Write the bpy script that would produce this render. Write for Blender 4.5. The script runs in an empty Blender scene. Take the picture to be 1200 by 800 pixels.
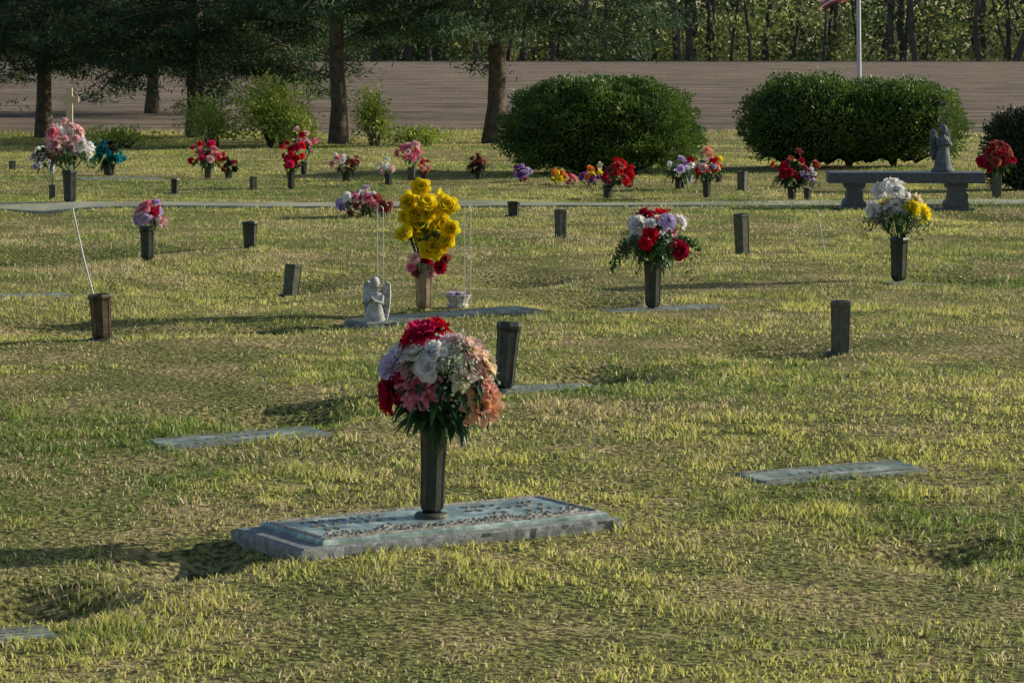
import bpy, math, numpy as np
from mathutils import Vector, Matrix
rng = np.random.default_rng(7)
scene = bpy.context.scene

# ------------------------------------------------------------ camera
F = 3400.0; CAMH = 1.35; TH = math.atan(340.0/F)
cd = bpy.data.cameras.new("camera"); cam = bpy.data.objects.new("camera", cd)
scene.collection.objects.link(cam); scene.camera = cam
cd.sensor_width = 36; cd.lens = F/1200*36; cd.clip_start = .1; cd.clip_end = 6000
cam.location = (0, 0, CAMH); cam.rotation_euler = (math.pi/2-TH, 0, 0)

def spot(u, v, z=0.0):
    """where a thing standing on the lawn is, and metres->picture scale there"""
    a = (u-600)/F; b = (400-v)/F
    dy = math.cos(TH)+b*math.sin(TH); dz = -math.sin(TH)+b*math.cos(TH)
    t = (z-CAMH)/dz
    return a*t, dy*t, F/t

# ------------------------------------------------------------ noise
TAB = rng.random((256, 256))
def vn(x, y, s, seed=0):
    x = np.asarray(x, float)/s+seed*17.3+1000; y = np.asarray(y, float)/s+seed*9.7+1000
    ix = np.floor(x).astype(int); iy = np.floor(y).astype(int); fx = x-ix; fy = y-iy
    fx = fx*fx*(3-2*fx); fy = fy*fy*(3-2*fy)
    g = lambda i, j: TAB[i % 256, j % 256]
    return (g(ix, iy)*(1-fx)+g(ix+1, iy)*fx)*(1-fy)+(g(ix, iy+1)*(1-fx)+g(ix+1, iy+1)*fx)*fy
PITS=[]   # hollows in the turf, added to hold dark shadow streaks under low sun: x, y, half length, half width, depth
for (u,v,hw,dep) in ((45,690,75,.105),(335,486,75,.095),(700,440,68,.10),(600,326,52,.095),(225,648,60,.065),(120,387,110,.09),
                 (1090,632,90,.065),(1110,323,70,.08),(900,410,65,.07),(690,352,50,.08),(425,374,45,.06),(300,382,60,.055),(330,332,60,.07),(60,300,100,.07),(1150,252,60,.08),(30,247,40,.08)):
    x,y,s=spot(u,v); PITS.append((x,y,hw/s,max(.17,.024*y),dep*1.5))
def hz(x, y):
    x = np.asarray(x, float); y = np.asarray(y, float)
    a = (vn(x, y, 1.3, 1)-.5)*.035+(vn(x, y, 3.1, 2)-.5)*.06
    for (cx,cy,sx,sy,dp) in PITS: a = a-dp*np.exp(-((x-cx)/sx)**2-((y-cy)/sy)**2)
    fade = np.clip((60-y)/15, 0, 1)*np.clip((40-np.abs(x))/10, 0, 1)
    r = np.clip((y-55)/145, 0, 1)*.65
    return a*fade+r

# ------------------------------------------------------------ mesh builder
class MB:
    def __init__(s): s.v=[]; s.f=[]; s.c=[]; s.n=0
    def add(s, V, Fc, C, mat=0):
        V = np.asarray(V, float).reshape(-1, 3); Fc = np.asarray(Fc, int)
        C = np.broadcast_to(np.asarray(C, float), V.shape) if np.ndim(C)==1 else np.asarray(C, float).reshape(-1, 3)
        s.v.append(V); s.c.append(C); s.f.append((Fc+s.n, mat)); s.n += len(V)
    def grids(s, V, C, mat=0):
        V = np.asarray(V, float); k, nt, nu, _ = V.shape
        if np.ndim(C)==1: C = np.broadcast_to(np.asarray(C, float), V.shape)
        i = np.arange(nt-1)[:, None]*nu+np.arange(nu-1)[None]
        q = np.stack([i, i+1, i+nu+1, i+nu], -1).reshape(-1, 4)
        Fc = (q[None]+(np.arange(k)*nt*nu)[:, None, None]).reshape(-1, 4)
        s.add(V, Fc, np.asarray(C).reshape(-1, 3), mat)
    def build(s, name, mats, smooth=False, parent=None, link=True):
        me = bpy.data.meshes.new(name)
        V = np.concatenate(s.v); C = np.concatenate(s.c)
        me.vertices.add(len(V)); me.vertices.foreach_set("co", V.astype(np.float32).ravel())
        li = np.concatenate([f.ravel() for f, m in s.f])
        cnt = np.concatenate([np.full(len(f), f.shape[1]) for f, m in s.f])
        mi = np.concatenate([np.full(len(f), m) for f, m in s.f])
        st = np.concatenate([[0], np.cumsum(cnt)[:-1]])
        me.loops.add(len(li)); me.loops.foreach_set("vertex_index", li.astype(np.int32))
        me.polygons.add(len(cnt)); me.polygons.foreach_set("loop_start", st.astype(np.int32))
        me.polygons.foreach_set("material_index", mi.astype(np.int32))
        me.update(calc_edges=True)
        me.polygons.foreach_set("use_smooth", np.full(len(cnt), smooth))
        ca = me.color_attributes.new("Col", 'FLOAT_COLOR', 'POINT')
        ca.data.foreach_set("color", np.concatenate([C, np.ones((len(C), 1))], 1).astype(np.float32).ravel())
        for m in mats: me.materials.append(m)
        ob = bpy.data.objects.new(name, me); scene.collection.objects.link(ob)
        if parent: ob.parent = parent
        return ob
def empty(name, loc, rot=(0, 0, 0)):
    e = bpy.data.objects.new(name, None); e.empty_display_size=.1
    e.location = loc; e.rotation_euler = rot; scene.collection.objects.link(e); return e

# ------------------------------------------------------------ materials
def mat(name):
    m = bpy.data.materials.new(name); m.use_nodes = True
    nt = m.node_tree; return m, nt.nodes, nt.links, nt.nodes["Principled BSDF"]
def veg(name, trans=.35, rough=.6, spec=.3, tint=(1,1,1)):
    m, N, L, P = mat(name)
    at = N.new("ShaderNodeAttribute"); at.attribute_name = "Col"
    mx = N.new("ShaderNodeMixRGB"); mx.blend_type='MULTIPLY'; mx.inputs[0].default_value=1; mx.inputs[2].default_value=(*tint,1)
    L.new(at.outputs["Color"], mx.inputs[1])
    L.new(mx.outputs[0], P.inputs["Base Color"]); P.inputs["Roughness"].default_value = rough
    P.inputs["Specular IOR Level"].default_value = spec
    t = N.new("ShaderNodeBsdfTranslucent"); L.new(mx.outputs[0], t.inputs[0])
    s = N.new("ShaderNodeMixShader"); s.inputs[0].default_value = trans
    L.new(P.outputs[0], s.inputs[1]); L.new(t.outputs[0], s.inputs[2])
    L.new(s.outputs[0], N["Material Output"].inputs[0]); return m
def rocky(name, c1, c2, scale, rough=.7, metal=0, bump=.3, bdist=.002, detail=8, c3=None):
    m, N, L, P = mat(name)
    tc = N.new("ShaderNodeTexCoord"); no = N.new("ShaderNodeTexNoise")
    no.inputs["Scale"].default_value = scale; no.inputs["Detail"].default_value = detail; no.inputs["Roughness"].default_value=.65
    L.new(tc.outputs["Object"], no.inputs["Vector"])
    r = N.new("ShaderNodeValToRGB"); r.color_ramp.elements[0].position=.36; r.color_ramp.elements[1].position=.64
    r.color_ramp.elements[0].color=(*c1,1); r.color_ramp.elements[1].color=(*c2,1)
    if c3: e = r.color_ramp.elements.new(.5); e.color=(*c3,1)
    L.new(no.outputs["Fac"], r.inputs[0]); L.new(r.outputs[0], P.inputs["Base Color"])
    n2 = N.new("ShaderNodeTexNoise"); n2.inputs["Scale"].default_value=scale*5; n2.inputs["Detail"].default_value=4
    L.new(tc.outputs["Object"], n2.inputs["Vector"])
    b = N.new("ShaderNodeBump"); b.inputs["Strength"].default_value=bump; b.inputs["Distance"].default_value=bdist
    L.new(n2.outputs["Fac"], b.inputs["Height"]); L.new(b.outputs[0], P.inputs["Normal"])
    P.inputs["Roughness"].default_value=rough; P.inputs["Metallic"].default_value=metal
    return m
M_grass = veg("grass_blades", .45, .5, .3)
M_leaf = veg("leaves", .3, .45, .4)
M_far = veg("woodland_leaves", .4, .7, .1)
M_needle = veg("needles", .25, .6, .2)
M_petal = veg("petals", .42, .7, .15)
M_bark = rocky("bark", (.05,.038,.028), (.16,.12,.09), 9, .95, 0, .9, .03)
M_granite = rocky("granite", (.13,.14,.14), (.30,.31,.30), 45, .85, 0, .6, .004)
M_granite2 = rocky("bench_granite", (.045,.05,.06), (.11,.115,.13), 50, .5, 0, .3, .002)
M_plaque = rocky("bronze_patina", (.14,.21,.20), (.66,.76,.70), 14, .32, .3, .5, .002, 9, (.33,.43,.40))
M_plaque2 = rocky("weathered_bronze", (.13,.17,.13), (.46,.52,.44), 9, .5, .2, .5, .002, 9, (.24,.28,.21))
M_relief = rocky("bronze_relief", (.12,.10,.07), (.55,.5,.42), 60, .45, .3, .5, .002)
M_vase = rocky("vase_dark_bronze", (.022,.028,.026), (.06,.066,.058), 25, .42, .5, .3, .001)
M_vase2 = rocky("vase_worn_bronze", (.18,.125,.075), (.38,.28,.17), 25, .45, .4, .3, .001)
M_vase3 = rocky("vase_grey_green", (.05,.055,.042), (.12,.12,.09), 25, .55, .3, .3, .001)
M_vase4 = rocky("vase_brown_bronze", (.035,.03,.022), (.12,.09,.055), 25, .4, .5, .3, .001)
M_white = rocky("white_stone", (.42,.40,.37), (.72,.70,.66), 30, .7, 0, .5, .003)
M_pale = rocky("weathered_stone", (.25,.26,.26), (.62,.62,.60), 30, .8, 0, .8, .006)
M_grey = rocky("grey_stone", (.06,.075,.08), (.14,.16,.165), 20, .8, 0, .5, .003)
M_wood = rocky("pale_wood", (.5,.38,.22), (.7,.56,.36), 30, .7)
M_conc = rocky("concrete", (.20,.21,.12), (.42,.42,.31), 1.4, .95, 0, .4, .004)
M_steel = rocky("painted_steel", (.5,.5,.5), (.62,.62,.62), 20, .45, .2, .05)

# ground material
def ground_mat():
    m, N, L, P = mat("lawn_soil")
    g = N.new("ShaderNodeNewGeometry")
    a = N.new("ShaderNodeTexNoise"); a.inputs["Scale"].default_value=1.6; a.inputs["Detail"].default_value=8; a.inputs["Roughness"].default_value=.7
    b = N.new("ShaderNodeTexNoise"); b.inputs["Scale"].default_value=45; b.inputs["Detail"].default_value=6
    L.new(g.outputs["Position"], a.inputs["Vector"]); L.new(g.outputs["Position"], b.inputs["Vector"])
    r = N.new("ShaderNodeValToRGB"); E=r.color_ramp.elements
    E[0].position=.35; E[0].color=(.12,.14,.04,1); E[1].position=.66; E[1].color=(.40,.31,.17,1)
    e=E.new(.5); e.color=(.21,.205,.075,1)
    L.new(a.outputs["Fac"], r.inputs[0])
    r2 = N.new("ShaderNodeValToRGB"); r2.color_ramp.elements[0].position=.38; r2.color_ramp.elements[0].color=(.3,.3,.3,1); r2.color_ramp.elements[1].position=.63; r2.color_ramp.elements[1].color=(1.6,1.55,1.4,1)
    L.new(b.outputs["Fac"], r2.inputs[0])
    mx = N.new("ShaderNodeMixRGB"); mx.blend_type='MULTIPLY'; mx.inputs[0].default_value=1
    L.new(r.outputs[0], mx.inputs[1]); L.new(r2.outputs[0], mx.inputs[2]); L.new(mx.outputs[0], P.inputs["Base Color"])
    bp = N.new("ShaderNodeBump"); bp.inputs["Strength"].default_value=.9; bp.inputs["Distance"].default_value=.025
    L.new(b.outputs["Fac"], bp.inputs["Height"]); L.new(bp.outputs[0], P.inputs["Normal"]); P.inputs["Roughness"].default_value=1
    P.inputs["Specular IOR Level"].default_value=.1
    return m
def field_mat():
    m, N, L, P = mat("tilled_soil")
    g = N.new("ShaderNodeNewGeometry"); mp = N.new("ShaderNodeMapping"); mp.inputs["Scale"].default_value=(.35,.5,1); mp.inputs["Rotation"].default_value=(0,0,.03)
    L.new(g.outputs["Position"], mp.inputs[0])
    a = N.new("ShaderNodeTexNoise"); a.inputs["Scale"].default_value=1.0; a.inputs["Detail"].default_value=10; a.inputs["Roughness"].default_value=.8
    L.new(mp.outputs[0], a.inputs["Vector"])
    wv = N.new("ShaderNodeTexWave"); wv.bands_direction='Y'; wv.inputs["Scale"].default_value=.22; wv.inputs["Distortion"].default_value=5; wv.inputs["Detail"].default_value=4; wv.inputs["Detail Scale"].default_value=1.2
    L.new(mp.outputs[0], wv.inputs["Vector"])
    ad = N.new("ShaderNodeMath"); ad.operation='MULTIPLY_ADD'; ad.inputs[1].default_value=.07; L.new(wv.outputs["Fac"], ad.inputs[0]); L.new(a.outputs["Fac"], ad.inputs[2])
    r = N.new("ShaderNodeValToRGB"); E=r.color_ramp.elements
    E[0].position=.40; E[0].color=(.12,.09,.068,1); E[1].position=.68; E[1].color=(.38,.30,.23,1)
    L.new(ad.outputs[0], r.inputs[0]); L.new(r.outputs[0], P.inputs["Base Color"])
    bp = N.new("ShaderNodeBump"); bp.inputs["Strength"].default_value=1; bp.inputs["Distance"].default_value=.3
    L.new(ad.outputs[0], bp.inputs["Height"]); L.new(bp.outputs[0], P.inputs["Normal"]); P.inputs["Roughness"].default_value=1
    P.inputs["Specular IOR Level"].default_value=.1
    return m
M_ground = ground_mat(); M_field = field_mat()

# ------------------------------------------------------------ ground sheet
def fieldedge(x): return 47.5+ .8*(vn(x, 0*np.asarray(x,float), 3, 5)-.5)
xs = np.concatenate([[-3000,-1500,-700,-300,-150,-80,-45,-25,-18], np.arange(-14,14.01,.14), [18,25,45,80,150,300,700,1500,3000]])
ys = np.concatenate([[-3000,-800,-200,-60,-20,-5,0,2], np.arange(3,47.3,.14), [47.5,48.5,50,53,57,62,70,80,95,120,150,180,200,215,300,600,1200,3000]])
X, Y = np.meshgrid(xs, ys)
mb = MB(); Z = hz(X, Y); V = np.stack([X, Y, Z], -1)
k = int(np.searchsorted(ys, 47.5))
mb.grids(V[None, :k+1], (1,1,1), 0); mb.grids(V[None, k:], (1,1,1), 1)
mb.build("ground", [M_ground, M_field], smooth=True)

# ------------------------------------------------------------ concrete path
def path_y(x): return 25.6+.012*x*x+.03*x
px = np.linspace(-16, 16, 130); py = path_y(px)
pv = np.stack([np.stack([px, py+o, hz(px, py+o)+.018], -1) for o in (-.38,-.35,0,.35,.38)], 0)
pv[0,:,2]-=.05; pv[-1,:,2]-=.05
mb = MB(); mb.grids(pv[None], (1,1,1)); mb.build("concrete_path", [M_conc], smooth=False)

# ------------------------------------------------------------ generic parts
def box(mb, lo, hi, rot=0, off=(0,0), bev=.0, col=(1,1,1), mat=0):
    x0,y0,z0=lo; x1,y1,z1=hi; b=bev
    ring = lambda i,z: [(x0+i,y0+i,z),(x1-i,y0+i,z),(x1-i,y1-i,z),(x0+i,y1-i,z)]
    lv = [ring(0,z0), ring(0,z1-b), ring(b,z1)] if b>0 else [ring(0,z0), ring(0,z1)]
    V = np.array(sum(lv, []), float); n=len(lv)
    c,s = math.cos(rot), math.sin(rot)
    V[:,:2] = V[:,:2]@np.array([[c,s],[-s,c]])+np.array(off)
    Fc=[]
    for l in range(n-1):
        for i in range(4): Fc.append((l*4+i, l*4+(i+1)%4, (l+1)*4+(i+1)%4, (l+1)*4+i))
    t=(n-1)*4; Fc.append((t,t+1,t+2,t+3)); Fc.append((3,2,1,0))
    mb.add(V, Fc, col, mat)
def lathe(mb, prof, sides, col=(1,1,1), mat=0, sx=1, sy=1, off=(0,0,0), rot0=0):
    a = np.linspace(0, 2*math.pi, sides+1)+rot0
    V = np.array([[(r*math.cos(t)*sx+off[0], r*math.sin(t)*sy+off[1], z+off[2]) for t in a] for r, z in prof])
    mb.grids(V[None], col, mat)
def tube(mb, pts, rad, sides=8, col=(1,1,1), mat=0):
    pts = np.asarray(pts, float); T = np.gradient(pts, axis=0); T/=np.linalg.norm(T,axis=1)[:,None]+1e-9
    ref = np.where(np.abs(T[:,2:3])>.9, np.array([[1,0,0]]), np.array([[0,0,1]]))
    ref = ref[0:1].repeat(len(T),0) if abs(T[0,2])>.7 else ref
    A = np.cross(T, ref); A/=np.linalg.norm(A,axis=1)[:,None]+1e-9; B=np.cross(T,A)
    a = np.linspace(0,2*math.pi,sides+1)
    rad=np.broadcast_to(np.asarray(rad,float),(len(pts),))
    V = pts[:,None]+rad[:,None,None]*(A[:,None]*np.cos(a)[None,:,None]+B[:,None]*np.sin(a)[None,:,None])
    mb.grids(V[None], col, mat)
def rdir(n, r=rng):
    v=r.normal(size=(n,3)); return v/np.linalg.norm(v,axis=1)[:,None]
def leafs(mb, C, size, wid, col, D=None, mat=0, quad=True):
    n=len(C); 
    if D is None: D=rdir(n)
    W=np.cross(D, rdir(n)); W/=np.linalg.norm(W,axis=1)[:,None]+1e-9
    L=(np.broadcast_to(size,(n,)))[:,None]; w=(np.broadcast_to(wid,(n,)))[:,None]
    col=np.broadcast_to(col,(n,3))
    if quad:
        V=np.stack([C, C+D*L*.5+W*w, C+D*L, C+D*L*.5-W*w],1); k=4
    else:
        V=np.stack([C-W*w, C+W*w, C+D*L],1); k=3
    mb.add(V.reshape(-1,3), np.arange(n*k).reshape(n,k), np.repeat(col,k,0), mat)

# ------------------------------------------------------------ grave markers
RECTS=[]
def marker(u, v, L, W, ang, top=.02, gran=.06, name="flat_grave_marker", relief=True, z=.0, gl=0, pth=.014):
    x,y,s = spot(u,v,z)
    a=math.radians(ang); zz=float(hz(x,y))
    e=empty(name,(x,y,zz),(0,0,a)); RECTS.append((x,y,a,L+2*gran,W+2*gran))
    if not relief:   # sunk flush: the stone follows the slope of the turf
        h=.18; gx=float(hz(x+h,y)-hz(x-h,y))/(2*h); gy=float(hz(x,y+h)-hz(x,y-h))/(2*h)
        zz=float(hz(x+h,y)+hz(x-h,y)+hz(x,y+h)+hz(x,y-h)+hz(x,y))/5; e.location.z=zz
        n_=Vector((-gx,-gy,1)).normalized(); q=Vector((0,0,1)).rotation_difference(n_)
        e.rotation_euler=(q.to_matrix()@Matrix.Rotation(a,3,'Z')).to_euler()
    mb=MB(); l=L/2; w=W/2; g=gran
    # rough-edged granite base
    n=40; per=[]
    for i in range(n): per.append((-l-g-gl+(2*l+2*g+gl)*i/n, -w-g))
    for i in range(n//2): per.append((l+g, -w-g+(2*w+2*g)*i/(n//2)))
    for i in range(n): per.append((l+g-(2*l+2*g+gl)*i/n, w+g))
    for i in range(n//2): per.append((-l-g-gl, w+g-(2*w+2*g)*i/(n//2)))
    per=np.array(per+[per[0]]); k=len(per)
    j=rng.normal(0,.003,(4,k,2)); j[:,-1]=j[:,0]
    rows=[np.c_[per+j[0],np.full(k,-.08)],np.c_[per*1.004+j[1],np.full(k,top*.45)],np.c_[per*.998+j[2]*.7,np.full(k,top-.006)],
          np.c_[per*np.array([(l+g-.012)/(l+g),(w+g-.012)/(w+g)]),np.full(k,top)],np.c_[per*.02,np.full(k,top)]]
    mb.grids(np.array(rows)[None],(1,1,1)); mb.build("granite_base",[M_granite],parent=e)
    mb=MB(); pt=top+pth
    box(mb,(-l,-w,top-.002),(l,w,pt),bev=.006 if pth>.01 else .003)
    mb.build("bronze_plaque",[M_plaque if relief else M_plaque2],parent=e)
    if not relief:   # low raised rim and name band on the weathered plates
        mb=MB(); r=pt-.0005
        box(mb,(-l+.01,-w+.01,r),(l-.01,-w+.02,r+.004)); box(mb,(-l+.01,w-.02,r),(l-.01,w-.01,r+.004))
        for i in range(9):
            cx=-l*.5+i*l/8; hh=rng.uniform(.12,.2)*w; box(mb,(cx-l*.025,-hh,r+.0004*(i%3)),(cx+l*.025,hh*.4,r+.003))
        mb.build("relief",[M_relief],parent=e)
    if relief:
        mb=MB(); r=pt-.001
        for lo,hi in (((-l+.012,-w+.010,r),(l-.012,-w+.024,r+.006)),((-l+.012,w-.024,r),(l-.012,w-.010,r+.006)),
                      ((-l+.012,-w+.027,r),(-l+.026,w-.027,r+.006)),((l-.026,-w+.027,r),(l-.012,w-.027,r+.006))):
            box(mb,lo,hi,bev=.003)
        # raised lettering
        for row,yy in enumerate((.35,.12,-.12)):
            for sx in (-1,1):
                nlet=9-row; step=L*.30/nlet
                for i in range(nlet):
                    if rng.random()<.15: continue
                    cx=sx*L*.27-L*.15+step*(i+.5); cy=yy*W*.75; h=W*.05
                    for q in range(3):
                        ww=step*rng.uniform(.1,.3)
                        ox=rng.uniform(-.25,.25)*step; oy=rng.uniform(-.6,.6)*h
                        box(mb,(cx+ox-ww/2,cy+oy-h*.45,r+.0005*q),(cx+ox+ww/2,cy+oy+h*.45,r+.004+.0006*q))
        # leafy scroll band along the near edge
        for i in range(420):
            cx=-l+.04+(L-.08)*rng.random(); cy=-w+.066+.014*math.sin(cx*50)+rng.normal(0,.017); q=rng.uniform(.004,.010)
            lathe(mb,[(q,r),(q*.8,r+q*.5),(q*.3,r+q*.8),(0,r+q*.85)],6,off=(cx,cy,0),sx=rng.uniform(.6,1.6))
        mb.build("relief",[M_relief],parent=e)
    return e,x,y,zz,pt

main_marker = marker(511,602,.93,.37,32,top=.030,gran=.028,name="bronze_grave_marker",z=.04,gl=.05)
for (u,v,L,W) in ((280,514,.60,.22),(640,461,.44,.22),(975,551,.60,.20),(775,361,.62,.24),(520,369,.95,.26),(30,345,.5,.2),
                  (0,734,.24,.12),(1075,332,.4,.16),(140,212,.9,.35)):
    marker(u,v,L,W,24,top=.002,gran=.018,relief=False,pth=.005)

# ------------------------------------------------------------ vases
def vase_mesh(h, r, kind, parent, name="vase"):
    mb=MB(); m=[M_vase,M_vase2,M_vase3,M_vase4][kind]
    if kind==2:   # straighter, squarer vase
        prof=[(0,.0),(r*.92,.0),(r*.95,.02*h),(r*.93,.05*h),(r*.98,.5*h),(r*1.02,.9*h),(r*1.1,.93*h),(r*1.1,.985*h),(r*.98,h),(r*.8,h),(r*.78,.8*h),(0,.8*h)]
        sides=6
    else:
        prof=[(0,0),(r*.55,0),(r*.62,.02*h),(r*.60,.05*h),(r*.80,.09*h),(r*.86,.16*h),(r*.88,.5*h),(r*.98,.86*h),(r*1.1,.91*h),(r*1.13,.95*h),(r*1.05,h),(r*.85,h),(r*.8,.8*h),(0,.8*h)]
        sides=8
    lathe(mb,prof,sides,rot0=.3)
    # fluting ribs on the corners
    a=np.linspace(0,2*math.pi,sides+1)[:-1]+.3
    for t in a:
        p=[(q*math.cos(t),q*math.sin(t),z) for q,z in (prof[4:8] if kind!=2 else prof[3:6])]
        tube(mb,p,r*.045,5)
    return mb.build(name,[m],parent=parent)
def empty_vase(u,vb,vt,w,kind=0,lean=(0,0)):
    x,y,s=spot(u,vb); z=float(hz(x,y))
    e=empty("cemetery_vase",(x,y,z-.005),(lean[0],lean[1],rng.uniform(0,.6)))
    vase_mesh((vb-vt)/s,w/2/s*.95,kind,e)
    mb=MB(); r=w/2/s; lathe(mb,[(r*1.4,-.02),(r*1.4,.008),(r*1.25,.014),(r*.6,.014)],16); mb.build("ground_ring",[M_vase3],parent=e)
    return e
empty_vase(590,464,382,28,0,(.0,.10))
empty_vase(985,410,347,26,2)
empty_vase(870,298,250,19,2,(0,-.05))
empty_vase(657,282,247,16,2)
empty_vase(602,254,236,15,0)
empty_vase(293,294,262,18,0)
empty_vase(340,342,303,21,2,(0,.12))
empty_vase(120,403,348,27,3,(0,-.04))
empty_vase(870,223,200,13,2); empty_vase(297,222,205,10,2); empty_vase(205,225,207,10,0)
empty_vase(15,200,188,9,2)

# ------------------------------------------------------------ flowers
ST={'rose':[(4,80,75,.42,.34),(5,72,50,.62,.42),(6,52,20,.82,.48),(7,26,-12,1.0,.5)],
    'ball':[(3,88,95,.45,.32),(4,84,88,.62,.46),(5,76,72,.80,.58),(5,58,52,.92,.66),(6,24,30,1.0,.66)],
    'carn':[(7,85,75,.6,.26),(9,65,50,.8,.3),(10,40,15,.92,.33),(11,14,-18,1.0,.34)],
    'mum':[(10,80,60,.5,.10),(14,58,32,.75,.11),(16,34,8,.93,.12),(18,10,-15,1.0,.13)],
    'lily':[(8,36,-8,1.0,.24),(8,55,10,.85,.22),(7,75,45,.6,.16),(6,80,70,.35,.08)],
    'far':[(4,78,60,.6,.38),(6,48,10,.9,.45),(6,12,-25,1.0,.45)]}
def flower(mb,c,n,r,style,col,col2=None):
    c=np.asarray(c,float); n=np.asarray(n,float); n/=np.linalg.norm(n)+1e-9
    ref=np.array([0,0,1.]) if abs(n[2])<.9 else np.array([1.,0,0])
    a=np.cross(n,ref); a/=np.linalg.norm(a); b=np.cross(n,a)
    col=np.asarray(col,float); col2=col*np.array([1,1,1]) if col2 is None else np.asarray(col2,float)
    jt=.04 if style=='ball' else .12
    for ri,(k,p0,p1,L,w) in enumerate(ST[style]):
        nt=4 if style!='far' else 3; nu=3 if style in('mum','far','lily') else 5
        t=np.linspace(0,1,nt); u=np.linspace(-1,1,nu)
        az=np.arange(k)*2*math.pi/k+ri*.7+rng.normal(0,jt,k)
        ph=np.radians(p0+(p1-p0)*t)[None]+rng.normal(0,jt,(k,1)); LL=L*rng.uniform(.88,1.08,(k,1))
        st=LL/(nt-1)
        out=np.concatenate([np.zeros((k,1)),np.cumsum(np.cos(ph[:,1:])*st,1)],1)+.04
        up=np.concatenate([np.zeros((k,1)),np.cumsum(np.sin(ph[:,1:])*st,1)],1)
        wd=w*(np.array([.3,.8,1.,.55]) if nt==4 else np.array([.35,1.,.6]))
        if style=='ball': out=out+.15*ri*np.array([.3,.9,1.,.85])[None]; wd=w*np.array([.4,.9,1.,.75])
        er=np.stack([np.cos(az),np.sin(az)],1); et=np.stack([-np.sin(az),np.cos(az)],1)
        O=out[:,:,None]*np.ones(nu); U=up[:,:,None]+wd[None,:,None]*.45*(u**2)[None,None]
        if style=='ball': O=O-wd[None,:,None]*.55*(u**2)[None,None]; U=U-wd[None,:,None]*.4*(u**2)[None,None]
        if style=='carn':
            U=U+rng.normal(0,.05,(k,nt,nu))*t[None,:,None]; O=O+rng.normal(0,.06,(k,nt,nu))*t[None,:,None]
        O[:,-1,:]-= .08*(u**2)[None]*(w/.4)
        T=wd[None,:,None]*u[None,None]*np.ones((k,1,1))
        xx=er[:,0][:,None,None]*O+et[:,0][:,None,None]*T; yy=er[:,1][:,None,None]*O+et[:,1][:,None,None]*T
        P=c+r*(xx[...,None]*a+yy[...,None]*b+(U-.25)[...,None]*n)
        tt=t[None,:,None,None]; base=col2*(1-tt)+col*tt
        cc=base*rng.uniform(.8,1.15,(k,1,1,1))*np.ones((k,nt,nu,1))
        mb.grids(P,np.clip(cc,0,.92))
def blade(mb,c,d,L,w,col,droop=.5,fold=.3):
    """arching leaf from c along d"""
    d=np.asarray(d,float); d/=np.linalg.norm(d)+1e-9
    s=np.cross(d,[0,0,1.]); s/=np.linalg.norm(s)+1e-9; up=np.cross(s,d)
    t=np.linspace(0,1,5); wd=w*np.array([.15,.8,1,.65,.03])
    P=np.zeros((5,3,3))
    for i in range(5):
        p=np.asarray(c)+d*L*t[i]-np.array([0,0,1])*droop*L*t[i]**2
        for j,u in enumerate((-1,0,1)): P[i,j]=p+s*wd[i]*u+up*fold*wd[i]*abs(u)
    mb.grids(P[None],np.clip(np.asarray(col)*rng.uniform(.7,1.3),0,1))

GRN=(.025,.075,.02); GRN2=(.07,.14,.035)
C=dict(red=(.66,.012,.03),crim=(.42,.008,.04),mag=(.72,.03,.15),pink=(.86,.30,.40),lpink=(.88,.58,.58),white=(.88,.86,.84),
       yel=(.92,.76,.03),dyel=(.92,.64,.01),cream=(.88,.78,.52),peach=(.92,.50,.30),orange=(.85,.3,.05),pur=(.30,.08,.42),lil=(.64,.52,.78),teal=(.01,.28,.32),dk=(.04,.03,.03),brick=(.38,.09,.07))
def leaves_core(mb,zc,rx,rz,n,ztop,bx=0,ry=None,cols=(GRN,GRN2),size=1.0):
    ry=ry or rx
    for i in range(n):
        d=rdir(1)[0]; d[2]=d[2]*.9+.1
        st=np.array([bx,0,zc-.15*rz])+d*np.array([rx,ry,rz])*rng.uniform(.2,.5)
        blade(mb,st,d+rng.normal(0,.25,3),rx*rng.uniform(.4,.72)*size,rx*rng.uniform(.07,.13)*size,cols[rng.integers(len(cols))],rng.uniform(.1,.7))
    for i in range(n//3):  # stems + low greens
        a=rng.uniform(0,6.28); d=np.array([math.cos(a)*rx*.8,math.sin(a)*ry*.8,(zc-rz*.4)-ztop+.01])
        tube(mb,[(0,0,ztop-.03),np.array([bx*.5,0,ztop-.03])+d*.5,np.array([bx,0,ztop])+d],.0025,4,col=GRN)
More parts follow.
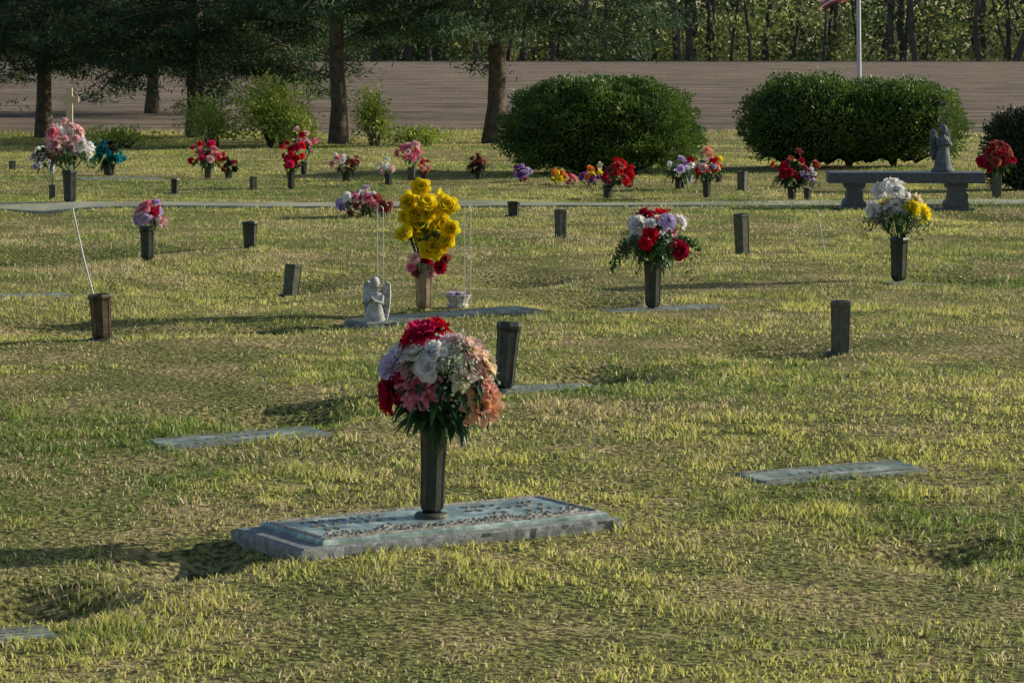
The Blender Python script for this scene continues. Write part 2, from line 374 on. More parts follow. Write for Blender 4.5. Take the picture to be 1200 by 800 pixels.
def bouquet(u,vb,vt,vw,bu,bt,bb,bw,pal,n,kind=0,style='far',fr=.30,nl=40,lean=(0,0),ground=False,leafc=(GRN,GRN2),name="flower_vase",baby=0,rag=.16,spray=0):
    x,y,s=spot(u,vb); z=float(hz(x,y)); e=empty(name if not ground else "ground_flower_arrangement",(x,y,z),(lean[0],lean[1],0))
    if not ground: vase_mesh((vb-vt)/s,vw/2/s,kind,e)
    zc=(vb-(bt+bb)/2)/s; rx=bw/2/s; rz=(bb-bt)/2/s; bx=(bu-u)/s; ry=min(rx,rz*1.2)
    fm=MB(); i=0
    g=math.pi*(3-math.sqrt(5)); off=rng.uniform(0,6)
    for i in range(n):
        zz=1-1.7*(i+.5)/n; q=math.sqrt(max(0,1-zz*zz)); a=i*g+off
        d=np.array([math.cos(a)*q,math.sin(a)*q,zz])+rng.normal(0,rag,3)
        k=rng.uniform(.5,.98)
        p=np.array([bx,0,zc])+d*np.array([rx,ry,rz])*k
        R=min(rx,rz)*fr*rng.uniform(.75,1.35)
        cn=pal[int(rng.integers(len(pal)))]
        flower(fm,p,d+rng.normal(0,.3,3)+np.array([0,-.2,.25]),R,style if isinstance(style,str) else style[int(rng.integers(len(style)))],C[cn])
    fm.build("blossoms",[M_petal],smooth=True,parent=e)
    lm=MB(); leaves_core(lm,zc,rx,rz,nl,(vb-vt)/s if not ground else zc*.3,bx,ry,leafc)
    for i in range(spray):   # trailing greenery, loose sprigs of small leaves
        a=rng.uniform(0,6.28); st=np.array([bx+math.cos(a)*rx*.45,math.sin(a)*ry*.45,zc-rz*.15])
        L=rx*rng.uniform(.5,.95); dr=rng.uniform(.5,1.3); t=np.linspace(.2,1,9)[:,None]
        P=st+np.array([math.cos(a),math.sin(a),.2])*L*t-np.array([0,0,1])*dr*L*t*t
        tube(lm,P,.0012,3,col=GRN)
        P=np.repeat(P,3,0)+rng.normal(0,.006,(27,3)); leafs(lm,P,rx*.16,rx*.035,np.array(leafc[i%2])*rng.uniform(.7,1.5))
    if baby:
        P=np.array([bx,0,zc])+rdir(baby)*np.array([rx,ry,rz])*rng.uniform(.7,1.12,(baby,1))
        leafs(lm,P,.012,.004,(.6,.62,.55))
    lm.build("leaves",[M_leaf],parent=e)
    return e

# yellow roses: a tall loose bunch of big round heads
x,y,s=spot(497,364); z=float(hz(x,y)); e=empty("flower_vase",(x,y,z)); vase_mesh(56/s,11/s,1,e)
fm=MB(); lm=MB()
for (u,v,r) in ((494,219,12),(480,236,12),(500,236,13),(524,241,14),(491,265,18),(516,262,13),(528,268,11),(475,272,11),(507,291,16),(524,283,12),(503,250,12),(485,250,11),(476,253,9),(513,244,10)):
    dy=rng.uniform(-.11,.02); p=np.array([(u-497)/s,dy,(364-v)/s])
    flower(fm,p,(rng.uniform(-.5,.7),-.8,rng.uniform(-.1,.7)),r/s*.80,'ball',C['yel'],C['dyel'])
    tube(lm,[(0,0,54/s),(p[0]*.4,p[1]*.5,p[2]*.6+.1),tuple(p+np.array([0,.02,-.01]))],.002,4,col=GRN)
for i in range(7):
    a=rng.uniform(.3,2.8); flower(fm,((502-497)/s+math.cos(a)*.075,abs(math.sin(a))*.09,(364-rng.uniform(225,290))/s),(math.cos(a),math.sin(a),.3),12/s,'ball',C['yel'],C['dyel'])
leaves_core(lm,(364-262)/s,.11,.15,54,54/s)
fm.build("blossoms",[M_petal],smooth=True,parent=e)
fm=MB()
for (u,v,r,c) in ((487,302,9,'lpink'),(516,312,10,'crim'),(505,320,9,'lpink'),(490,318,9,'brick'),(522,302,8,'brick'),(500,306,9,'crim'),(482,312,8,'pink')):
    flower(fm,((u-497)/s,rng.uniform(-.06,-.02),(364-v)/s),(rng.uniform(-.5,.5),-1,.3),r/s*.9,'carn',C[c])
for i in range(30): 
    a=rng.uniform(0,6.28); blade(lm,(0,0,(364-312)/s),(math.cos(a),math.sin(a),rng.uniform(-.1,.8)),rng.uniform(.05,.1),.01,GRN)
fm.build("pink_blossoms",[M_petal],smooth=True,parent=e); lm.build("leaves",[M_leaf],parent=e)

# the white / red bouquet to the right
bouquet(765,361,305,21,769,240,308,84,['white','lil','white','red','lpink','red','crim'],32,0,['rose','carn'],.31,100,baby=200,spray=34,rag=.12)
bouquet(1053,330,277,21,1050,212,275,62,['white','cream','white','yel','white'],22,0,['rose','carn'],.34,80,baby=160,spray=24)
bouquet(173,306,266,17,176,230,270,42,['pink','lil','lil','lpink','pink','crim'],18,0,'far',.36,34)
bouquet(82,237,198,16,78,141,196,62,['lpink','pink','white','lpink','pink','white'],32,0,['far','carn'],.28,60,spray=16)
bouquet(62,232,215,9,50,165,205,30,['white','lil','white'],14,2,'far',.36,20)
bouquet(128,207,194,14,126,166,197,44,['teal','teal','teal','dk'],20,0,'far',.36,50,leafc=((.01,.06,.05),GRN),rag=.25)
bouquet(244,209,196,9,243,165,198,42,['pink','mag','lpink','red'],20,2,'far',.28,46,rag=.25)
bouquet(268,211,200,9,267,182,204,24,['crim','dk','brick'],10,0,'far',.34,30)
bouquet(341,220,200,9,343,166,203,30,['red','red','mag','crim'],18,0,'far',.32,36,rag=.22)
bouquet(356,205,190,8,356,152,180,26,['pink','red','lpink'],14,0,'far',.32,24,rag=.22)
bouquet(405,212,200,9,406,177,206,36,['lpink','white','pink','brick'],18,0,'far',.3,46,rag=.22)
bouquet(455,216,202,9,452,184,205,22,['cream','white','lpink'],11,0,'far',.36,24)
bouquet(482,211,196,9,481,163,195,30,['pink','pink','mag','lpink'],16,2,'far',.32,30,rag=.22)
bouquet(497,214,203,9,497,188,206,20,['pink','orange','brick'],8,0,'far',.36,20)
bouquet(561,210,198,9,560,179,203,32,['dk','brick','dk'],10,0,'far',.3,60,leafc=((.02,.03,.012),(.05,.045,.02)),rag=.3,spray=12)
bouquet(425,251,249,9,424,215,252,52,['white','pink','lpink','lil','white','brick'],30,0,'far',.32,40,ground=True)
bouquet(452,252,250,9,451,230,252,22,['brick','red','pink'],9,0,'far',.4,20,ground=True)
bouquet(612,214,213,9,612,192,214,28,['pur','lil','lil','pink'],12,0,'far',.38,20,ground=True)
bouquet(655,217,216,9,654,197,217,22,['yel','orange','yel'],8,0,'far',.42,14,ground=True)
bouquet(670,218,217,9,670,203,218,18,['mag','pink'],7,0,'far',.42,14,ground=True)
bouquet(692,219,218,9,692,197,219,30,['yel','pur','pur','orange'],10,0,'far',.42,14,ground=True)
bouquet(712,230,214,11,718,181,218,36,['red','red','mag','brick','cream'],20,0,'far',.3,54,rag=.22)
bouquet(738,220,210,9,736,193,217,22,['peach','red','lpink'],9,0,'far',.4,20)
bouquet(795,222,208,9,798,182,214,38,['white','white','lil','white'],14,0,'far',.3,70,rag=.25,spray=10)
bouquet(828,230,210,10,827,177,212,42,['white','lpink','red','peach','lil'],18,0,'far',.32,56,rag=.22)
bouquet(842,214,204,9,840,178,202,18,['orange','red','yel'],7,0,'far',.42,14)
bouquet(928,234,218,11,930,175,226,44,['crim','brick','dk','red','brick'],18,0,'far',.26,110,leafc=((.02,.04,.015),GRN),rag=.22,spray=20)
bouquet(946,236,220,9,948,190,222,20,['lil','white','pur'],7,0,'far',.36,30)
bouquet(1168,231,200,12,1167,166,204,48,['brick','crim','brick','brick'],28,2,'far',.3,66,rag=.12)

# ------------------------------------------------------------ main bouquet
e,mx_,my_,mz_,pt=main_marker
vh=.268; base=pt+mz_
e=empty("flower_vase",(mx_-.012,my_,base),(0,.03,0))
mb=MB(); lathe(mb,[(.050,-.002),(.050,.006),(.045,.012),(.028,.014)],24); mb.build("swivel_ring",[M_vase3],parent=e)
vase_mesh(vh,.039,0,e)
S=419.; cx,cz=(508-503)/S,(600-430)/S-.004
rx,rz=.155,.135; ry=.14
def P(u,v): return (u-508)/S,(430-v)/S
fm=MB()
spec=[(484,376,24,'carn','mag','crim'),(503,369,17,'carn','red','crim'),(470,386,16,'carn','red','mag'),
 (458,402,19,'rose','white','lil'),(478,398,19,'rose','white','cream'),(500,394,18,'rose','white','white'),(524,386,16,'rose','lpink','white'),
 (447,416,18,'rose','lil','white'),(494,414,16,'rose','white','white'),(468,418,17,'rose','lpink','white'),
 (546,390,19,'rose','lpink','cream'),(563,408,18,'rose','cream','lpink'),(546,412,18,'rose','lpink','white'),(560,430,15,'carn','lpink','peach'),
 (484,438,28,'mum','pink','crim'),(449,446,22,'carn','crim','crim'),(445,462,16,'carn','red','crim'),(460,430,14,'carn','mag','crim'),
 (560,460,27,'lily','peach','peach'),(534,428,14,'carn','cream','white'),(520,406,13,'carn','white','cream'),
 (569,444,15,'carn','lpink','peach')]
for (u,v,r,stl,c1,c2) in spec:
    dx,dz=P(u,v); q=1-(dx/rx/1.08)**2-(dz/rz/1.08)**2
    dy=-ry*math.sqrt(max(.03,q))*.9*rng.uniform(.8,1.12)
    n=np.array([dx/rx,dy/ry*.9,dz/rz+.15])+rng.normal(0,.2,3)
    if stl=='lily': dy-=.03; n=np.array([.35,-1,.1])
    if stl=='mum': n=np.array([-.15,-1,.2]); dy-=.012
    flower(fm,(cx+dx,dy,cz+dz),n,r/S*1.06,stl,C[c1],C[c2])
pal=['white','lpink','crim','pink','cream','red','lil','peach']
for i in range(26):   # back side
    a=rng.uniform(.05,math.pi-.05); zz=rng.uniform(-.45,.9); q=math.sqrt(1-zz*zz)
    d=np.array([math.cos(a)*q,math.sin(a)*q,zz])
    flower(fm,np.array([cx,0,cz])+d*np.array([rx,ry,rz])*.8,d,.043,['rose','carn'][i%2],C[pal[i%8]])
fm.build("blossoms",[M_petal],smooth=True,parent=e)
lm=MB()
leaves_core(lm,cz-.02,rx,rz,170,vh,cx,ry,(GRN,GRN2,(.02,.06,.03),(.03,.09,.03)),.85)
for i in range(80):   # greens pushing out between the blooms at the front
    u,v=rng.uniform(465,560),rng.uniform(395,480); dx,dz=P(u,v); q=1-(dx/rx)**2-(dz/rz)**2
    if q<0: continue
    dy=-ry*math.sqrt(q)*.92; blade(lm,(cx+dx,dy+.03,cz+dz),(dx/rx+rng.normal(0,.6),-1,dz/rz+rng.normal(0,.6)),rng.uniform(.05,.075),.008,(GRN,GRN2,(.02,.09,.05))[i%3],.4)
for i in range(46):   # hanging greenery under the flowers
    a=rng.uniform(0,6.28); st=np.array([cx+math.cos(a)*.05,math.sin(a)*.05,vh+.02])
    blade(lm,st,[math.cos(a)*rng.uniform(.4,1.2)+.15,math.sin(a),rng.uniform(.0,.5)],rng.uniform(.07,.12),rng.uniform(.008,.015),GRN if i%3 else GRN2,rng.uniform(.3,.8))
PP=np.array([cx+.05,-.10,cz+.055])+rng.normal(0,1,(400,3))*np.array([.028,.03,.03]); leafs(lm,PP,.012,.004,(.5,.62,.42))
PP=np.array([cx,0,cz])+rdir(400)*np.array([rx,ry,rz])*rng.uniform(.8,1.1,(400,1)); leafs(lm,PP,.014,.005,(.4,.48,.35))
lm.build("leaves",[M_leaf],parent=e)

# ------------------------------------------------------------ statues
def angel(u,vb,h_px,m,name="angel_statue",zoff=0,rot=0,wide=1.0,loc=None,wing=1.0):
    if loc is None:
        x,y,s=spot(u,vb); h=h_px/s; loc=(x,y,float(hz(x,y))+zoff)
    else: h=h_px
    e=empty(name,loc,(0,0,rot)); mb=MB()
    w=wide
    lathe(mb,[(0,0),(.24*h,0),(.24*h,.06*h),(.2*h,.08*h),(.19*h,.1*h)],14,sx=w)
    lathe(mb,[(.19*h,.08*h),(.18*h,.2*h),(.14*h,.4*h),(.11*h,.52*h),(.13*h,.64*h),(.12*h,.70*h),(.05*h,.745*h),(.045*h,.78*h)],14,sx=w,sy=.85)
    a=[(.0,.77),(.05,.78),(.08,.83),(.088,.88),(.075,.94),(.04,.975),(0,.985)]
    lathe(mb,[(r*h,z*h) for r,z in a],14)
    mb.build("robed_figure",[m],smooth=True,parent=e)
    mb=MB()
    for sg in (-1,1):
        tube(mb,[(sg*.12*h*w,0,.67*h),(sg*.15*h*w,-.06*h,.55*h),(sg*.06*h,-.14*h,.58*h),(0,-.155*h,.66*h)],[.04*h,.038*h,.03*h,.018*h],8)
    mb.build("praying_arms",[m],smooth=True,parent=e)
    mb=MB(); w=w*wing
    for sg in (-1,1):
        out=[(.03,.62),(.10,.80),(.20,.90),(.29,.86),(.30,.66),(.27,.42),(.21,.22),(.12,.28),(.05,.4)]
        V=[(sg*a*h*w,.1*h,b*h) for a,b in out]+[(sg*a*h*w*.95,.16*h,b*h) for a,b in out]; n=len(out)
        mb.add(V,[[i,(i+1)%n,(i+1)%n+n,i+n] for i in range(n)],(1,1,1))
        cf=V[:n]; mb.add(cf+[(sg*.17*h*w,.075*h,.6*h)],[[i,(i+1)%n,n] for i in range(n)],(1,1,1))
        cf=V[n:]; mb.add(cf+[(sg*.17*h*w,.18*h,.6*h)],[[i,(i+1)%n,n] for i in range(n)],(1,1,1))
        for k in range(6):
            p=.84-.09*k; tube(mb,[(sg*.07*h*w,.082*h,(p-.22)*h),(sg*.17*h*w,.072*h,(p-.12)*h),(sg*.27*h*w,.086*h,(p-.18)*h)],[.01*h,.02*h,.006*h],6)
    mb.build("wings",[m],parent=e)
angel(439,374,70,M_pale,rot=-.35,wide=1.1,wing=.75)
# small white planter stone with low blooms
x,y,s=spot(537,361); e=empty("stone_planter",(x,y,float(hz(x,y)))); mb=MB(); r=15/s
lathe(mb,[(0,0),(r*.8,0),(r*.85,r*.2),(r*.7,r*.35),(r*.95,r*.9),(r*1.05,r*1.0),(r*.9,r*1.05),(r*.8,r*.9),(0,r*.8)],12); mb.build("bowl",[M_pale],parent=e)
mb=MB()
for i in range(9): flower(mb,(rng.uniform(-.7,.7)*r,rng.uniform(-.5,.5)*r,r*1.1),(0,-.2,1),r*.35,'far',C[('white','lil')[i%2]])
mb.build("blossoms",[M_petal],smooth=True,parent=e)

# shepherd hooks either side of the yellow roses
for u in (446,548):
    x,y,s=spot(u,358); mb=MB(); e=empty("shepherd_hook",(x,y,float(hz(x,y))-.03))
    H=120/s
    for o in (-3.5/s,3.5/s): tube(mb,[(o,0,0),(o,0,H*.5),(o,0,H)],.0026,6)
    a=np.linspace(math.pi,0,10); tube(mb,[(3.5/s*math.cos(t),0,H+3.5/s*math.sin(t)) for t in a],.0026,6)
    tube(mb,[(-.03,0,.06),(0,0,.06),(.03,0,.06)],.0022,6)
    mb.build("steel_rod",[M_steel],smooth=True,parent=e)
# leaning rods
for (u,v,du,dv) in ((112,349,-25,110),(968,300,-10,54)):
    x,y,s=spot(u,v); mb=MB(); e=empty("garden_stake",(x,y,float(hz(x,y))-.02))
    tube(mb,[(0,0,0),(du/s*.55,0,dv/s*.5),(du/s,0,dv/s)],[.0065,.006,.005] if dv>60 else [.0035]*3,8)
    lathe(mb,[(0,.0),(.007,.004),(.007,.01),(0,.014)],8,off=(du/s,0,dv/s))
    mb.build("rod",[M_white],smooth=True,parent=e)
# wooden cross
x,y,s=spot(83,225); mb=MB(); e=empty("wooden_cross",(x,y,float(hz(x,y))))
w=3.6/s
box(mb,(-w,-w*.6,0),(w,w*.6,123/s),bev=.003)
for sg in (-1,1): box(mb,(min(sg*w*1.01,sg*11/s),-w*.6,106/s),(max(sg*w*1.01,sg*11/s),w*.6,113/s),bev=.003)
mb.build("cross_beams",[M_wood],parent=e)

# ------------------------------------------------------------ granite bench + statue
x,y,s=spot(1060,243); z=float(hz(x,y)); e=empty("granite_bench",(x,y,z),(0,0,-.05)); mb=MB()
L=.67
box(mb,(-L,-.21,.235),(L,.21,.325),bev=.012); mb.build("seat_slab",[M_granite2],parent=e)
mb=MB(); box(mb,(-L+.08,-.205,.0),(L-.08,-.0,.02),bev=.005); mb.build("footing",[M_granite2],parent=e)
for sx in (-1,1):
    mb=MB(); cx_=sx*.44
    prof=[(.10,.021),(.10,.06),(.07,.09),(.06,.17),(.09,.20),(.09,.234)]
    V=[]; 
    for r,zz in prof: V.append([(cx_-r,-.15,zz),(cx_+r,-.15,zz),(cx_+r,.15,zz),(cx_-r,.15,zz),(cx_-r,-.15,zz)])
    mb.grids(np.array(V)[None],(1,1,1)); mb.build("leg",[M_granite2],parent=e)
angel(0,0,.42,M_grey,name="angel_statue",loc=(x+.33,y+.02,z+.324),rot=.4,wide=1.0,wing=.8)
x,y,s=spot(1125,240); mb=MB(); e=empty("grave_block",(x,y,float(hz(x,y)))); box(mb,(-.06,-.06,0),(.06,.06,.12),bev=.01); box(mb,(-.045,-.045,.121),(.045,.045,.15),bev=.008); mb.build("stone_block",[M_granite2],parent=e)

# ------------------------------------------------------------ shrubs
def shrub(name,lobes,n,cols,leaf=.035,core=True,seed=1,rough=.12,shell=(.85,1.04),loc=(0,0)):
    x0,y0=loc; e=empty(name,(x0,y0,float(hz(x0,y0))))
    mb=MB(); cm=MB(); r=np.random.default_rng(seed)
    tot=sum(l[3]*l[5] for l in lobes)
    for (cx,cy,cz,rx,ry,rz) in lobes:
        def rad(d):
            az=np.arctan2(d[:,1],d[:,0]); el=d[:,2]
            b=1+rough*((vn(az*1.6+9,el*2.5+9,.55,seed)-.5)+.6*(vn(az*1.6+9,el*2.5,.2,seed+3)-.5))
            sq=(np.abs(d[:,0])**2.3+np.abs(d[:,1])**2.3+np.abs(d[:,2])**2.15)**(-1/2.25)
            return b*sq
        k=int(n*rx*rz/tot); d=rdir(k,r); d[:,2]=np.where(d[:,2]<-.75,-d[:,2],d[:,2])
        R=rad(d); P=np.array([cx,cy,cz])+d*np.array([rx,ry,rz])*(R*r.uniform(*shell,k)**1.0)[:,None]
        P[:,2]=np.maximum(P[:,2],.02)
        ci=vn(P[:,0]*3+P[:,1]*2,P[:,2]*3,.35,seed+5)*.7+r.random(k)*.5
        ci=np.clip(ci-.1,0,1)[:,None]; col=np.asarray(cols[0])*(1-ci)+np.asarray(cols[1])*ci
        D=d+rdir(k,r)*.9+np.array([0,0,.4]); D/=np.linalg.norm(D,axis=1)[:,None]
        leafs(mb,P,leaf*r.uniform(.7,1.5,k),leaf*.28,col,D)
        if core:
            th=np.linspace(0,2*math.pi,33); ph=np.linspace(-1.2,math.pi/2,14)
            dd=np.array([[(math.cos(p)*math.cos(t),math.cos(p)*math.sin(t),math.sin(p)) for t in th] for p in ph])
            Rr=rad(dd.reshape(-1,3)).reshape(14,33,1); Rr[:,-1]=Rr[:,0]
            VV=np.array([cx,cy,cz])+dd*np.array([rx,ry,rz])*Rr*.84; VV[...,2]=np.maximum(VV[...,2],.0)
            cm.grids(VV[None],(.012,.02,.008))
    mb.build("foliage",[M_leaf],parent=e)
    if core: cm.build("shaded_core",[M_needle],parent=e)  # near-black solid core; shade inside the shrub put into its colour
    sm=MB()
    for i in range(7):
        a=r.uniform(0,6.28); l=lobes[i%len(lobes)]
        tube(sm,[(l[0],l[1],0),(l[0]+math.cos(a)*l[3]*.2,l[1]+math.sin(a)*.2,l[2]*.5),(l[0]+math.cos(a)*l[3]*.6,l[1]+math.sin(a)*l[4]*.6,l[2]+l[5]*.3)],[.03,.02,.008],6)
    sm.build("stems",[M_bark],parent=e)
    return e
x,y,s=spot(706,206)
shrub("clipped_shrub",[(0,0,.5,1.06,.95,.53)],42000,((.028,.08,.018),(.17,.26,.04)),seed=4,loc=(x,y+.6),rough=.26)
x,y,s=spot(1002,200)
shrub("clipped_shrub",[(-.50,0,.5,.74,.8,.53),(.52,.1,.48,.78,.8,.49),(0,.1,.47,.6,.75,.48)],48000,((.028,.08,.018),(.17,.26,.04)),seed=8,loc=(x,y+.5),rough=.28)
x,y,s=spot(1200,222)
shrub("evergreen_shrub",[(0,0,.36,.36,.38,.42),(.25,.1,.3,.35,.3,.36)],14000,((.03,.04,.025),(.10,.11,.05)),seed=12,rough=.3,loc=(x+.05,y+.4))
# airy spring shrubs under the pines
for (u,v,w,h,sd,n) in ((325,169,84,74,21,5600),(440,168,44,66,22,1500),(490,167,80,20,23,900),(255,169,60,55,24,1700),(355,170,45,40,25,1700),(150,169,80,22,26,800)):
    x,y,s=spot(u,v); rx=w/2/s; rz=h/2/s
    shrub("young_shrub",[(0,0,rz,rx,rx,rz),(rx*.3,0,rz*.7,rx*.6,rx*.6,rz*.6)],n,((.22,.30,.04),(.50,.56,.11)),leaf=.055,core=False,seed=sd,rough=.8,shell=(.15,1.1),loc=(x,y-1.2))

# ------------------------------------------------------------ pine trees
def pine(u,v,tr_px,H,seed,low,nlimb=60,reach=3.0,dens=70,name="pine_tree",lean=0,dy=0,xl=0):
    x,y,s=spot(u,v); y+=dy; x+=xl; r=np.random.default_rng(seed)
    e=empty(name,(x,y,float(hz(x,y))-.05)); R=tr_px/2/s
    tm=MB(); zz=np.linspace(0,H,14); wob=np.cumsum(r.normal(0,.02,(14,2)),0)
    pts=np.c_[wob[:,0]+lean*zz,wob[:,1],zz]; rad=R*(1-zz/H*.85); rad[0]*=1.3
    tube(tm,pts,rad,12)
    nm=MB()
    for i in range(nlimb):
        q=(i+.5)/nlimb; h=low+(H-low)*q**1.7*.97
        a=i*2.4+r.normal(0,.4); L=reach*(1-.75*((h-low)/(H-low)))*r.uniform(.6,1.15)
        p0=np.array([np.interp(h,zz,pts[:,0]),np.interp(h,zz,pts[:,1]),h])
        dirh=np.array([math.cos(a),math.sin(a),0]); t=np.linspace(0,1,7)
        dr=r.uniform(.15,.42)
        lp=p0+dirh*L*t[:,None]+np.array([0,0,1])*(.12*L*t-dr*L*t**2)[:,None]
        tube(tm,lp,np.interp(t,[0,1],[R*.22,.012]),5)
        nc=int(9+L*3); up=h>4.5
        for j in range(nc):
            tt=r.uniform(.25,1.05); c=p0+dirh*L*tt+np.array([0,0,.12*L*tt-dr*L*tt*tt])
            side=np.array([-dirh[1],dirh[0],0])*r.normal(0,.28*L*.5); c=c+side+np.array([0,0,-abs(r.normal(0,.12))])
            k=int(dens*r.uniform(.5,1.3)*(.4 if up else 1)); P=c+r.normal(0,1,(k,3))*np.array([.17,.17,.05])
            b=r.uniform(.45,1.4); col=np.array([.045,.085,.038])*b+r.uniform(-.006,.012,(k,1))
            if r.random()<.22: col=col*2.0+np.array([.06,.055,.015])
            D=rdir(k,r)+dirh*.6+np.array([0,0,-.1]); D/=np.linalg.norm(D,axis=1)[:,None]
            sc=1.6 if up else 1
            leafs(nm,P,r.uniform(.07,.16,k)*sc,.012*sc,np.clip(col,.004,1),D,quad=False)
    tm.build("trunk",[M_bark],smooth=True,parent=e); nm.build("foliage",[M_needle],parent=e)
pine(52,160,19,8,31,1.75,50,3.0,72)
pine(220,165,22,7.5,32,1.25,54,2.7,76,dy=1.0)
pine(396,168,20,8,33,2.0,48,2.9,70)
pine(578,166,23,8,34,1.9,46,2.6,70)
pine(150,140,16,8,35,1.2,46,3.2,68,dy=4)
pine(-60,160,22,8,36,1.5,38,3.4,60)
pine(310,140,14,7,37,1.7,40,3.0,62,dy=5)

# ------------------------------------------------------------ distant treeline
M_trunk2 = rocky("woodland_bark", (.05,.042,.035), (.13,.11,.09), .8, .95)
def treeline():
    r=np.random.default_rng(77); e=empty("distant_treeline",(0,0,0)); tm=MB(); fm=MB()
    for i in range(170):
        x=r.uniform(-62,62); y=r.uniform(201,216); h=r.uniform(9,17); R=r.uniform(.08,.36); z0=.6
        zz=np.linspace(0,h,6); b=r.normal(0,.5,2)
        p=np.c_[x+b[0]*zz*.16+r.normal(0,.14,6),y+b[1]*zz*.1,z0+zz]
        tube(tm,p,R*(1-zz/h*.7),6)
        for k in range(5):
            hh=r.uniform(1.5,h*.8); a=r.uniform(0,6.28); L=r.uniform(1.5,3.5)
            tube(tm,[(x,y,z0+hh),(x+math.cos(a)*L*.5,y+math.sin(a)*L*.5,z0+hh+L*.35),(x+math.cos(a)*L,y+math.sin(a)*L,z0+hh+L*.9)],[R*.4,R*.25,.03],4)
    for i in range(2500):
        back=i>1150
        x=r.uniform(-70,70); lvl=r.random(); y=r.uniform(226,262) if back else r.uniform(203,224)
        if lvl<.55: z=.4+4.0*r.random()**1.5; s=r.uniform(.5,1.3)
        else: z=r.uniform(3.0,12); s=r.uniform(.9,2.2)
        if back: s*=1.5; z*=1.1
        k=int(48*s) if not back else int(30*s)
        dark=vn(x,y*.3,6,11)*.8+vn(x,z,2.2,14)*.5+r.normal(0,.14)-.12
        if back: col=np.array([.09,.125,.06]) if dark<.55 else (np.array([.19,.24,.10]) if dark<.75 else np.array([.42,.44,.20]))
        else: col=np.array([.09,.13,.05]) if dark<.48 else (np.array([.22,.28,.09]) if dark<.64 else np.array([.52,.54,.18]))  # yellow-green tones; the brightest clumps also carry sunlight in their colour
        P=np.array([x,y,z])+r.normal(0,1,(k,3))*np.array([s*.8,s*.8,s*.5]); P[:,2]=np.maximum(P[:,2],.6)
        q=1.9 if back else 1.15
        leafs(fm,P,r.uniform(.2,.5,k)*q,.1*q,np.clip(col*r.uniform(.6,1.4,(k,1)),0,1),None)
    tm.build("trunks",[M_trunk2],smooth=True,parent=e); fm.build("foliage",[M_far],parent=e)
treeline()

# ------------------------------------------------------------ flagpole
mb=MB(); x,y=(1006-600)/F*62,62.; e=empty("flagpole",(x,y,float(hz(x,y))),(0,-.02,0))
tube(mb,[(0,0,0),(0,0,3),(0,0,6.5)],[.05,.045,.03],10); lathe(mb,[(0,6.5),(.06,6.53),(.07,6.57),(.05,6.63),(0,6.65)],10)
mb.build("pole",[rocky("pole_paint",(.5,.52,.55),(.6,.62,.65),5,.4)],smooth=True,parent=e)
def flagmat():
    m,N,L,P_=mat("flag_cloth"); at=N.new("ShaderNodeAttribute"); at.attribute_name="Col"; L.new(at.outputs["Color"],P_.inputs["Base Color"]); return m
fm=MB(); fl=1.05; fh=.62; z1=3.1
for k in range(13):
    for seg in range(12):
        u0,u1=seg/12,(seg+1)/12
        V=[]
        for (uu,kk) in ((u0,k),(u1,k),(u1,k+1),(u0,k+1)):
            V.append((-.05-uu*fl*.7,.09*math.sin(uu*9),z1-kk/13*fh-uu*.26-.03*math.sin(uu*7)))
        c=(.5,.03,.04) if k%2==0 else (.75,.75,.75)
        if u0<.4 and k<7: c=(.03,.05,.2)
        fm.add(V,[[0,1,2,3]],c)
fm.build("flag",[flagmat()],parent=e)

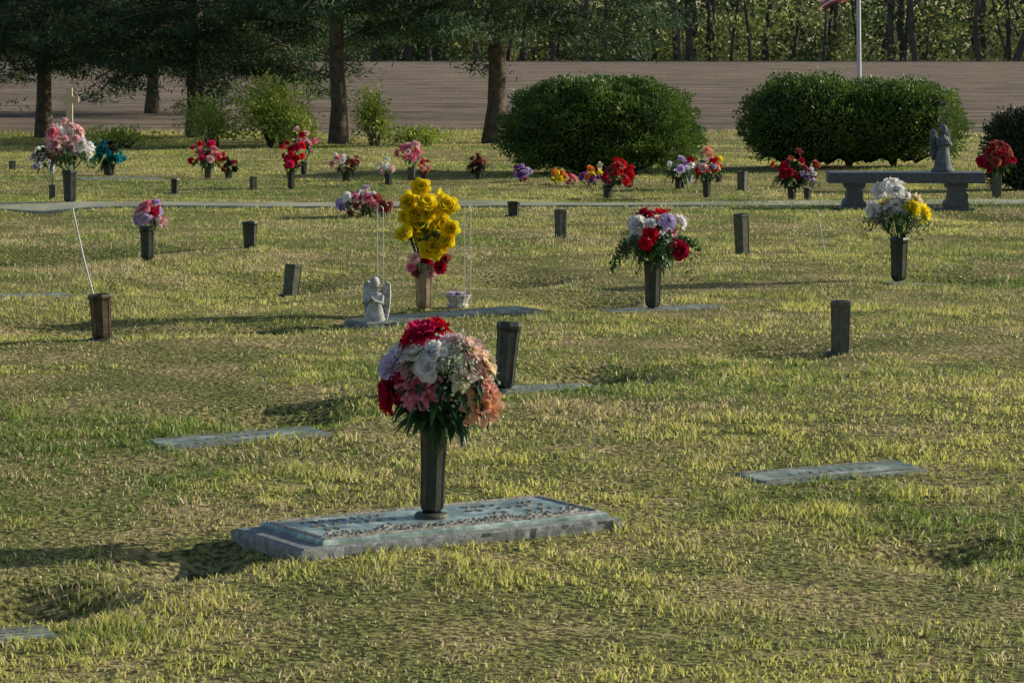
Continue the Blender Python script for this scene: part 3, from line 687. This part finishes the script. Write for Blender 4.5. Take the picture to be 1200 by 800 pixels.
# ------------------------------------------------------------ grass
def inside(x,y,shr=.0):
    m=np.zeros(len(x),bool)
    for cx,cy,a,L,W in RECTS:
        dx=x-cx; dy=y-cy; c,s=math.cos(a),math.sin(a)
        lx=dx*c+dy*s; ly=-dx*s+dy*c; nz=(vn(x,y,.09,31)-.62)*.26*((L<.9)|(L>1.05))*(L!=RECTS[0][3])
        m|=(np.abs(lx)<L/2-shr+nz*1.2)&(np.abs(ly)<W/2-shr*.7+nz*.6)
    return m
def grass():
    mb=MB(); N=960000
    d=rng.uniform(5.3,47.8,N); x=rng.uniform(-1,1,N)*(.1765*d*1.25+.5); y=d
    tuft=vn(x,y,.12,40)*.55+vn(x,y,.04,41)*.45; big=vn(x,y,.9,42)*.6+vn(x,y,.3,43)*.4
    bare=np.clip((vn(x,y,.45,60)*.55+vn(x,y,1.6,61)*.45-.52)*6,0,1)
    pth=np.abs(y-path_y(x))
    onp=(pth<.40+.12*vn(x,y,.2,3))&((vn(x,y,1.1,77)*.6+vn(x,y,.35,78)*.4)>.42+.12*rng.random(N))
    keep=(rng.random(N)<(.14+1.3*tuft**1.2*(.45+.85*big))*(1-.6*bare))&~inside(x,y)&~onp&(y<fieldedge(x)+rng.random(N)*.8)
    x=x[keep];y=y[keep];d=d[keep];tuft=tuft[keep];big=big[keep];bare=bare[keep]; n=len(x)
    ws=(np.maximum(d,7)/8)**.62
    h=(.007+.046*tuft**1.8*(.35+.95*big))*rng.uniform(.6,1.35,n)*(1-.45*bare)
    tall=rng.random(n)<.006; h=np.where(tall,h*1.6,h)
    h=np.where((pth[keep]<.5),h+.015,h)
    edge=y>46.6; h=np.where(edge,h*rng.uniform(1,4.5,n),h)
    w=.0026*ws*rng.uniform(.7,1.3,n); az=rng.uniform(0,2*math.pi,n); la=rng.uniform(0,2*math.pi,n); ln=h*rng.uniform(.15,1.2,n)
    z=hz(x,y)-.004
    b=np.stack([x,y,z],1); W=np.stack([np.cos(az)*w,np.sin(az)*w,0*w],1); Ld=np.stack([np.cos(la)*ln,np.sin(la)*ln,0*ln],1)
    mix=np.clip((vn(x,y,1.7,50)*.45+vn(x,y,.35,51)*.3+vn(x,y,.14,57)*.25-.5)*3.2+.46+rng.normal(0,.2,n),0,1)[:,None]
    A=np.array([.16,.25,.05]); B=np.array([.64,.62,.17]); S_=np.array([.72,.58,.33])
    col=A*(1-mix)+B*mix
    dry=rng.random(n)<.14+.72*np.maximum(bare,np.clip((vn(x,y,.55,52)*.6+vn(x,y,2.3,53)*.4-.5)*3,0,1))
    col=np.where(dry[:,None],S_*rng.uniform(.45,1.2,(n,1)),col); col=np.clip(col*rng.uniform(.75,1.25,(n,1)),0,.88)
    near=d<14; f=near
    V=np.stack([b[f]-W[f],b[f]+W[f],b[f]+W[f]*.8+Ld[f]*.35+np.array([0,0,.62])*h[f,None],b[f]-W[f]*.8+Ld[f]*.35+np.array([0,0,.62])*h[f,None],b[f]+Ld[f]+np.array([0,0,.95])*h[f,None]],1)
    m=len(V); cc=np.repeat(col[f],5,0); i=np.arange(m)[:,None]*5
    mb.add(V.reshape(-1,3),i+np.array([0,1,2,3]),cc)
    k0=mb.n-m*5; mb.f.append((i+np.array([3,2,4])+k0,0))
    f=~near; V=np.stack([b[f]-W[f],b[f]+W[f],b[f]+Ld[f]*.8+np.array([0,0,1])*h[f,None]],1); m=len(V)
    mb.add(V.reshape(-1,3),np.arange(m*3).reshape(m,3),np.repeat(col[f],3,0))
    mb.build("lawn_grass",[M_grass])
grass()

# ------------------------------------------------------------ light
EL=math.radians(18.5); AZ=math.atan2(.9,.30)   # clockwise from +Y
w=bpy.data.worlds.new("World"); scene.world=w; w.use_nodes=True; N=w.node_tree.nodes; L_=w.node_tree.links
sk=N.new("ShaderNodeTexSky"); sk.sky_type='NISHITA'; sk.sun_disc=False; sk.sun_elevation=EL; sk.sun_rotation=AZ
L_.new(sk.outputs[0],N["Background"].inputs[0]); N["Background"].inputs[1].default_value=.115
sd=bpy.data.lights.new("sun",'SUN'); sd.energy=5; sd.angle=math.radians(.5); sd.color=(1,.94,.76)
so=bpy.data.objects.new("sun",sd); scene.collection.objects.link(so)
dv=Vector((math.sin(AZ)*math.cos(EL),math.cos(AZ)*math.cos(EL),math.sin(EL)))
so.rotation_euler=dv.to_track_quat('Z','Y').to_euler(); so.location=(20,10,20)
scene.view_settings.view_transform='Standard'; scene.view_settings.look='None'; scene.view_settings.exposure=0
